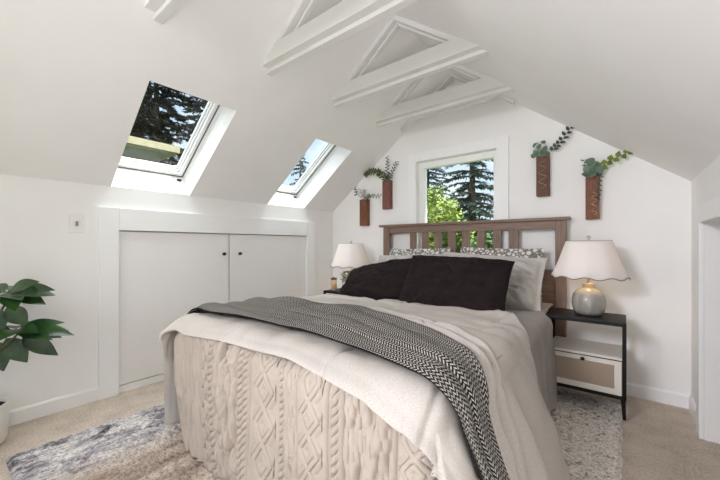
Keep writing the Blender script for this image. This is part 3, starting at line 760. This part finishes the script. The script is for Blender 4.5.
# ------------------------------------------------------------------ wooden wall vases with sprigs
def sprig(mb, pts, lsize, n, rn, wd=.6, both=True, start=.15):
    pts = [Vector(p) for p in pts]
    def at(t):
        f = t * (len(pts) - 1); i = min(int(f), len(pts) - 2); return pts[i].lerp(pts[i + 1], f - i), (pts[i + 1] - pts[i]).normalized()
    for k in range(n):
        t = start + (1 - start) * k / (n - 1); p, d = at(t)
        sd = 1 if k % 2 else -1
        side = d.cross(Vector((0, -1, 0))).normalized() * sd
        dr = (side * .9 + d * .55 + Vector((0, -rn.uniform(0, .5), rn.uniform(-.2, .2)))).normalized()
        mb.leaf(p, dr, Vector((0, -1, .3)), lsize * rn.uniform(.75, 1.15) * (1 - .35 * t), lsize * wd * (1 - .35 * t), .15, 4)
def wall_vase(label, x0, x1, z0, z1, m, tilt=0):
    cx = (x0 + x1) / 2; hw = (x1 - x0) / 2; h = z1 - z0
    t = thing('wall_vase', label, 'wall vase', (cx, B_, z0), 0, 'wooden wall vases beside the window')
    d = .055; th = .008
    b = MB().box(-hw, hw, -d, -d + th, 0, h).box(-hw, hw, -th, 0, 0, h).box(-hw, -hw + th, -d + th, -th, 0, h).box(hw - th, hw, -d + th, -th, 0, h).box(-hw + th, hw - th, -d + th, -th, 0, .01)
    b.build('box', m, t, bevel=.0015)
    MB().box(-hw + th, hw - th, -d + th, -th, .01, h - .06).build('liner', M['hollow'], t)
    return t, h
rn = random.Random(5)
def stems(t, lists, m=None):
    s = MB()
    for pts in lists: s.tube(pts, .0018, 5)
    return s.build('stem', m or M['stem'], t)
# V1: left lower
t, h = wall_vase('walnut wall vase with sparse white sprigs, lowest and leftmost', -2.325, -2.222, 1.265, 1.56, M['vase'])
P1 = [(0, -.03, h - .05), (-.02, -.035, h + .05), (-.06, -.04, h + .12)]; P2 = [(0, -.03, h - .05), (.03, -.04, h + .02), (.10, -.05, h + .035), (.23, -.05, h + .02)]
P3 = [(0, -.03, h - .05), (.005, -.035, h + .06), (.01, -.04, h + .1)]; P4 = [(0, -.03, h - .05), (-.05, -.035, h + .03), (-.11, -.04, h + .08), (-.13, -.04, h + .14)]
stems(t, [P1, P2, P3, P4])
m = MB(); sprig(m, P1, .045, 7, rn); sprig(m, P3, .05, 7, rn); m.build('white_sprig', M['sham'], t, smooth=True)
m = MB(); sprig(m, P2, .045, 15, rn, .4, start=.3); m.build('dark_sprig', M['eu_dark'], t, smooth=True)
m = MB(); sprig(m, P4, .05, 6, rn, .5, start=.6); m.build('dark_sprig', M['eu_dark'], t, smooth=True)
# V2: left upper
t, h = wall_vase('reddish walnut wall vase with a drooping fern sprig, left of the window', -2.015, -1.918, 1.433, 1.735, M['vase_red'])
P1 = [(0, -.03, h - .05), (-.03, -.035, h + .05), (-.12, -.045, h + .12), (-.22, -.05, h + .13), (-.27, -.05, h + .10)]
P2 = [(0, -.03, h - .05), (0, -.035, h + .08), (.01, -.04, h + .25)]; P3 = [(.01, -.03, h - .05), (.05, -.035, h + .06), (.125, -.04, h + .18)]
stems(t, [P1, P2, P3])
m = MB(); sprig(m, P1, .06, 26, rn, .5); sprig(m, [(p[0], p[1] - .01, p[2] - .015) for p in P1], .06, 22, rn, .5, start=.3); m.build('fern_sprig', M['olive'], t, smooth=True)
m = MB(); sprig(m, P2, .05, 18, rn, .35); sprig(m, P3, .05, 16, rn, .35); m.build('upright_sprig', M['eu_dark'], t, smooth=True)
# V3: right of the window
def round_leaves(m, spots, rn):
    for (x, y, z, r) in spots:
        d = Vector((rn.uniform(-1, 1), -.15, rn.uniform(.2, 1))).normalized()
        m.leaf(Vector((x, y, z)) - d * r, d, Vector((rn.uniform(-.9, .9), -1, rn.uniform(-.2, .8))), r * 1.75, r * 1.7, .08, 8, 1.0)
t, h = wall_vase('dark walnut wall vase with one long upswept sprig, just right of the window', -.536, -.447, 1.436, 1.748, M['vase_dark'])
P1 = [(.02, -.03, h - .05), (.05, -.04, h + .02), (.12, -.045, h + .09), (.20, -.05, h + .20), (.235, -.05, h + .27)]
P2 = [(0, -.03, h - .05), (-.02, -.04, h + .06), (-.03, -.05, h + .11)]
stems(t, [P1, P2]); m = MB(); sprig(m, P1, .05, 20, rn, .6, start=.3); m.build('long_sprig', M['eu_dark'], t, smooth=True)
m = MB(); round_leaves(m, [(-.05, -.05, h + .10, .03), (-.02, -.06, h + .08, .03), (-.05, -.05, h + .04, .032), (0, -.06, h + .03, .032), (.02, -.05, h + .06, .026), (.03, -.05, h + .015, .028), (-.03, -.055, h + .0, .026), (-.07, -.05, h + .015, .024), (.0, -.05, h + .11, .022)], rn)
m.build('round_leaf_sprig', M['eu'], t, smooth=True)
m = MB()
pp = [(.026 * sin(k * .55), -.056 - .003, .06 + k * .006) for k in range(38)]; m.tube(pp, .0012, 5); m.build('wire_ornament', M['wire'], t)
# V4
t, h = wall_vase('walnut wall vase with big round leaves and a lime sprig, farthest right', -.212, -.130, 1.238, 1.548, M['vase'])
P1 = [(.02, -.03, h - .05), (.04, -.045, h + .05), (.10, -.05, h + .10), (.19, -.06, h + .13), (.245, -.06, h + .16)]
P2 = [(-.01, -.03, h - .05), (-.03, -.04, h + .04), (-.05, -.05, h + .12)]
P3 = [(.03, -.03, h - .03), (.045, -.06, h + .01), (.042, -.068, h - .08), (.035, -.068, h - .17)]
stems(t, [P1, P2, P3]); m = MB(); sprig(m, P1, .05, 13, rn, .9, start=.25); sprig(m, [(p[0], p[1] - .008, p[2]) for p in P1], .045, 9, rn, .9, start=.5); m.build('lime_sprig', M['eu_lime'], t, smooth=True)
m = MB(); sprig(m, P2, .035, 9, rn, .5); m.build('dark_sprig', M['eu_dark'], t, smooth=True)
m = MB(); sprig(m, P3, .03, 13, rn, .5, start=.25); m.build('trailing_sprig', M['eu_dark'], t, smooth=True)
m = MB(); round_leaves(m, [(-.01, -.06, h + .055, .05), (-.02, -.055, h + .11, .038), (.035, -.055, h + .045, .038), (-.045, -.05, h + .02, .03), (.005, -.07, h + .015, .034), (.03, -.05, h + .085, .03)], rn)
m.build('round_leaf_sprig', M['eu'], t, smooth=True)
m = MB(); pp = [(.012 + .017 * sin(k * .9), -.0585, .03 + k * .0065) for k in range(26)]; m.tube(pp, .0014, 5); m.build('wire_ornament', M['wire'], t)

# ------------------------------------------------------------------ rubber plant at the left edge
PX, PY = -2.60, .10
t = thing('rubber_plant', 'dark glossy rubber plant in a white pot by the left wall', 'plant', (PX, PY, 0))
MB().lathe([(.085, 0), (.10, .004), (.118, .03), (.128, .21), (.126, .218), (.116, .218), (.114, .19)], 40, cap1=False).build('pot', M['pot'], t, smooth=True)
MB().lathe([(.114, .185), (.114, .195)], 32).build('soil', M['soil'], t)
st = MB(); rn = random.Random(11); lf = []
tr = [(0, 0, .19), (.015, .02, .40), (.0, .03, .60), (.02, .05, .86)]
st.tube(tr, [.011, .010, .009, .007], 10)
st.tube([(.01, .02, .40), (.06, .09, .50), (.10, .15, .585)], [.007, .006, .005], 8)
st.tube([(.005, .03, .58), (.04, .08, .68), (.07, .12, .78)], [.007, .006, .005], 8)
st.build('trunk', M['stem'], t, smooth=True)
def world_leaf(bx_, by_, bz, dx, dy, dz, ln, wd, nz=(0, 0, 1), curl=.2):
    m = MB(); b = Vector((bx_, by_, bz)); d = Vector((dx, dy, dz)).normalized()
    m.leaf(b + d * .02, d, nz, ln, wd, curl, 8); m.tube([b, b + d * .022], .003, 5)
    m.build('leaf', M['ficus'], t, smooth=True)
hub1, hub2 = (.06, .11, .80), (.09, .14, .60)
for (a, e, ln, wd, tx) in ((.55, .05, .17, .10, .6), (.95, .12, .18, .10, .5), (1.35, -.08, .17, .10, .5), (.2, -.05, .15, .095, .6), (1.9, .1, .17, .10, .4), (.7, .45, .14, .085, .8), (2.6, .1, .17, .1, .5), (3.6, .2, .18, .1, .4), (5.0, .1, .18, .1, .5), (.1, -.45, .14, .09, .8), (1.1, -.4, .15, .09, .8)):
    world_leaf(*hub1, cos(a), sin(a), e, ln, wd, nz=(tx, -.1, .8), curl=.15)
for (a, e, ln, wd, tx) in ((.85, .05, .21, .08, .6), (1.15, -.12, .22, .085, .6), (.55, -.1, .18, .085, .7), (1.5, -.3, .18, .085, .7), (.3, .15, .15, .08, .7), (2.1, 0, .18, .09, .5), (-.4, .1, .15, .09, .6), (3.0, .1, .18, .09, .4), (4.4, .1, .18, .09, .4), (1.3, .2, .17, .08, .5)):
    world_leaf(*hub2, cos(a), sin(a), e, ln, wd, nz=(tx, -.1, .8), curl=.2)
for (x, y, z, a, e, ln, wd) in ((.04, .10, .57, 1.0, -1.6, .16, .10), (.02, .06, .56, .5, -2.4, .16, .11), (.10, .15, .58, 1.2, -.9, .19, .085), (.06, .10, .74, 1.2, -1.4, .13, .09), (.03, .06, .73, .4, -2.0, .13, .09)):
    world_leaf(x, y, z, cos(a), sin(a), e, ln, wd, nz=(.9, -.3, .4), curl=.1)

# ------------------------------------------------------------------ outdoors
def leafcard(vs, fs, p, d, nr, l, w):
    d = d.normalized(); s = d.cross(nr)
    if s.length < 1e-3: s = d.orthogonal()
    s.normalize(); o = len(vs)
    vs += [p, p + d * l * .5 + s * w * .5, p + d * l, p + d * l * .5 - s * w * .5]; fs.append((o, o + 1, o + 2, o + 3))
def conifer(label, x, y, h, rad, m, seed, zg=-3.2, dens=1.0, sparse=0., group='evergreens outside the windows', bare=0.1):
    rn = random.Random(seed)
    t = thing('conifer', label, 'tree', (x, y, zg), rn.uniform(0, 6), group)
    MB().tube([(0, 0, 0), (0.05, 0, h * .5), (0, 0, h)], [.22, .13, .02], 10).build('trunk', M['bark'], t, smooth=True)
    vs, fs = [], []; br = MB()
    z = h * bare
    while z < h * .99:
        f = (z - h * bare) / (h * (1 - bare)); ln0 = rad * (1 - f) ** .75 + .12
        for k in range(rn.randint(5, 7)):
            if rn.random() < sparse: continue
            a = rn.uniform(0, 2 * PI); ln = ln0 * rn.uniform(.65, 1.1); dr = rn.uniform(.15, .42)
            bd = Vector((cos(a), sin(a), 0)); pts = []
            for q in range(6):
                s = q / 5; pts.append(bd * ln * s + Vector((0, 0, z + .12 * s * ln - dr * ln * s * s)))
            br.tube(pts, [.025 * (1 - q / 6) + .005 for q in range(6)], 4)
            nn = int(ln * 80 * dens)
            for _ in range(nn):
                s = rn.uniform(.12, 1); f2 = s * 5; i = min(int(f2), 4); p = pts[i].lerp(pts[i + 1], f2 - i)
                side = bd.cross(Vector((0, 0, 1))) * rn.choice((-1, 1))
                d = side * rn.uniform(.3, 1) + bd * rn.uniform(.2, .9) + Vector((0, 0, rn.uniform(-.7, .1)))
                leafcard(vs, fs, p, d, Vector((rn.uniform(-.6, .6), rn.uniform(-.6, .6), 1)), rn.uniform(.14, .32) * (.5 + .5 * (1 - f)), rn.uniform(.035, .07))
        z += rn.uniform(.17, .27) * (1.25 - .5 * f)
    br.build('branch', M['bark'], t)
    me = bpy.data.meshes.new('foliage'); me.from_pydata([tuple(v) for v in vs], [], fs); me.update(); finish('foliage', me, m, t)
    return t
def broadleaf(label, x, y, h, rad, m, seed, zg=-3.2, n=9000, lw=.11, group='leafy trees outside the window'):
    rn = random.Random(seed)
    t = thing('broadleaf_tree', label, 'tree', (x, y, zg), 0, group)
    tr = MB().tube([(0, 0, 0), (.05, .03, h * .35), (0, 0, h * .6)], [.14, .10, .06], 8); blobs = []
    for k in range(13):
        a = rn.uniform(0, 2 * PI); q = rn.uniform(.1, .85); zz = h - rad * rn.uniform(.35, 1.9)
        c = Vector((cos(a) * rad * q, sin(a) * rad * q, zz)); blobs.append((c, rad * rn.uniform(.3, .5)))
        tr.tube([(0, 0, h * .4), tuple(c * .5 + Vector((0, 0, h * .3))), tuple(c)], [.05, .03, .01], 5)
    tr.build('trunk', M['bark'], t, smooth=True)
    vs, fs = [], []
    for _ in range(n):
        c, r = rn.choice(blobs); v = Vector((rn.gauss(0, 1), rn.gauss(0, 1), rn.gauss(0, 1))).normalized() * r * rn.uniform(.55, 1.05)
        leafcard(vs, fs, c + v, Vector((rn.uniform(-1, 1), rn.uniform(-1, 1), rn.uniform(-1, .4))), Vector((rn.uniform(-1, 1), rn.uniform(-1, 1), 1)), rn.uniform(.7, 1.3) * lw, rn.uniform(.5, .8) * lw)
    me = bpy.data.meshes.new('foliage'); me.from_pydata([tuple(v) for v in vs], [], fs); me.update(); finish('foliage', me, m, t)
    return t
struct(MB().box(-45, 30, -30, 45, -3.4, -3.2).build('ground', M['grass']))
# beyond the gable window
conifer('tall blue green conifer in the middle of the window view', -4.25, 11.8, 10.5, 1.9, M['needles'], 21, dens=1.1)
conifer('smaller dark conifer at the right of the window view', -3.75, 14.5, 6.6, 1.5, M['needles'], 22)
conifer('conifer branches reaching into the left of the window view', -6.9, 13.6, 9.6, 2.0, M['needles'], 23, sparse=.25)
broadleaf('bright yellow green tree at the lower left of the window', -4.0, 8.6, 5.45, 1.0, M['leaves'], 31, n=9000, lw=.10)
broadleaf('second yellow green tree behind the headboard slats', -2.75, 8.8, 4.7, .9, M['leaves_mid'], 32, n=7000, lw=.10)
broadleaf('yellow green leafy tree at the left edge of the window view', -5.35, 10.9, 6.7, .95, M['leaves'], 34, n=5000, lw=.11)
broadleaf('mid green leafy tree low behind the window', -4.9, 12.5, 5.6, 1.5, M['leaves_mid'], 33, n=7000, lw=.14)
# beyond the skylights
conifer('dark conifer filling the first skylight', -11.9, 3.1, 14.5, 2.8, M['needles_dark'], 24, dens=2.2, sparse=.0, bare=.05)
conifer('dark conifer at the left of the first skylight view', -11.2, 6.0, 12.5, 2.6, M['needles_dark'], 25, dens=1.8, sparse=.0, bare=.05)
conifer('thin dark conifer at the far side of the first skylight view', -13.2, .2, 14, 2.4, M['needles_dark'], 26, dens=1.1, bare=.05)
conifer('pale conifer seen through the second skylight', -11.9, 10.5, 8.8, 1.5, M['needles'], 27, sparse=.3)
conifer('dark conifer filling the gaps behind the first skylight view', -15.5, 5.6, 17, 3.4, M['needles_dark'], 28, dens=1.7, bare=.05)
# neighbouring house, its hipped roof seen low in the first skylight
hs = thing('neighbour_house', 'neighbouring house whose pale hipped roof shows low in the first skylight', 'house', (-7.6, .6, -3.2))
MB().box(-1.6, 1.0, -2.2, 1.85, 0, 6.03).build('wall', M['siding_dark'], hs)
r = MB(); e, g = 6.05, 6.5
q = [(-2.0, -2.5, e), (1.25, -2.5, e), (1.25, 2.1, e), (-2.0, 2.1, e), (-.35, -1.2, g), (-.35, 1.45, g)]
r.add(q + [(x, y, z - .12) for x, y, z in q[:4]], [(0, 1, 4), (1, 2, 5, 4), (2, 3, 5), (3, 0, 4, 5), (0, 6, 7, 1), (1, 7, 8, 2), (2, 8, 9, 3), (3, 9, 6, 0), (9, 8, 7, 6)])
r.build('roof', M['roof_beige'], hs)
# ------------------------------------------------------------------ light
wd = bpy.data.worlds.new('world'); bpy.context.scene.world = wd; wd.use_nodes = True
N, L = wd.node_tree.nodes, wd.node_tree.links
bg = N['Background']; tc = N.new('ShaderNodeTexCoord'); sp = N.new('ShaderNodeSeparateXYZ'); L.new(tc.outputs['Generated'], sp.inputs[0])
nz = N.new('ShaderNodeTexNoise'); nz.inputs['Scale'].default_value = 4; nz.inputs['Detail'].default_value = 5; L.new(tc.outputs['Generated'], nz.inputs['Vector'])
r = ramp(N, [(.0, (238, 244, 250)), (.25, (196, 220, 248)), (.8, (120, 168, 230))]); L.new(sp.outputs['Z'], r.inputs[0])
rc = ramp(N, [(.48, (0, 0, 0)), (.66, (255, 255, 255))]); L.new(nz.outputs['Fac'], rc.inputs[0])
mx = N.new('ShaderNodeMixRGB'); L.new(rc.outputs[0], mx.inputs[0]); L.new(r.outputs[0], mx.inputs[1]); mx.inputs[2].default_value = (1, 1, 1, 1)
mw = N.new('ShaderNodeMixRGB'); L.new(mx.outputs[0], mw.inputs[1]); mw.inputs[2].default_value = (.95, .975, 1, 1); L.new(mw.outputs[0], bg.inputs[0])
# unseen sky overhead and in front boosted to light the room, plain behind trees
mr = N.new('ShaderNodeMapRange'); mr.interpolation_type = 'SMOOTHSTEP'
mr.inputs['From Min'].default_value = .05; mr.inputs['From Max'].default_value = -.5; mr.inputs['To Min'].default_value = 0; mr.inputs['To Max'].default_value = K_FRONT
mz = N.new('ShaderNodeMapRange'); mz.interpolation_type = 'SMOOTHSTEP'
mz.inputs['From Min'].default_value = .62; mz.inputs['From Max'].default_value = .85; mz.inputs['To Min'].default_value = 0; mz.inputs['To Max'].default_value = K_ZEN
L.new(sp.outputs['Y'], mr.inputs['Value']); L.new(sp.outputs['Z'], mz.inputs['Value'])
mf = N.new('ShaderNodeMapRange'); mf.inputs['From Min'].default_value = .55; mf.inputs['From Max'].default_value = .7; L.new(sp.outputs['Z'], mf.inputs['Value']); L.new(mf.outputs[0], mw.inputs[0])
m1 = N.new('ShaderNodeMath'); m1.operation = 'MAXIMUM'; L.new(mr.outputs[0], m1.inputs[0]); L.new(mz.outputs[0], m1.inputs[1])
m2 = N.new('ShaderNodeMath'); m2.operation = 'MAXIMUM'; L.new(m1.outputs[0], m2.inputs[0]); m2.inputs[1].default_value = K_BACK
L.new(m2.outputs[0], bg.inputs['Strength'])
def fill_light(name, loc, direction, sx, sy, e, spread=180):
    al = bpy.data.lights.new(name, 'AREA'); al.shape = 'RECTANGLE'; al.size = sx; al.size_y = sy; al.energy = e; al.spread = R(spread); al.color = (.985, .975, 1.06)
    ao = bpy.data.objects.new(name, al); C.objects.link(ao); ao.location = loc
    ao.rotation_euler = Vector(direction).to_track_quat('-Z', 'Y').to_euler()
fill_light('added_fill', (-1.3, -1.65, 2.1), (.85, 3.1, -1.45), .9, .6, K_A, 95)     # unseen fill light added high behind the camera to brighten the room
fill_light('added_upfill', (-.1, -.6, .15), (.08, .45, 1), 1.5, 1.0, K_B, 150)  # second fill light added on the floor, out of view, to lift the ceiling
su = bpy.data.lights.new('sun', 'SUN'); su.energy = K_SUN; su.angle = R(.6); su.color = (1, .95, .86)
so = bpy.data.objects.new('sun', su); C.objects.link(so)
dirv = Vector((-.66, -.10, -.72)).normalized()      # from the right, high, just skimming down the left skylight shafts
so.rotation_euler = dirv.to_track_quat('-Z', 'Y').to_euler(); so.location = (4, 0, 8)

# ------------------------------------------------------------------ camera
cam = bpy.data.cameras.new('camera'); co = bpy.data.objects.new('camera', cam); C.objects.link(co)
cam.sensor_width = 36; cam.lens = 330.83 / 720 * 36; cam.shift_y = 5.15 / 720; cam.clip_start = .02
co.location = (0, 0, 1.048); co.rotation_euler = (R(90), 0, R(38.421))
sc = bpy.context.scene; sc.camera = co
sc.view_settings.view_transform = 'Standard'; sc.view_settings.look = 'None'; sc.view_settings.gamma = 1
sc.view_settings.exposure = EXPO
try: sc.view_settings.use_curve_mapping = False
except Exception: pass
sc.cycles.max_bounces = 14; sc.cycles.diffuse_bounces = 10; sc.cycles.transparent_max_bounces = 12
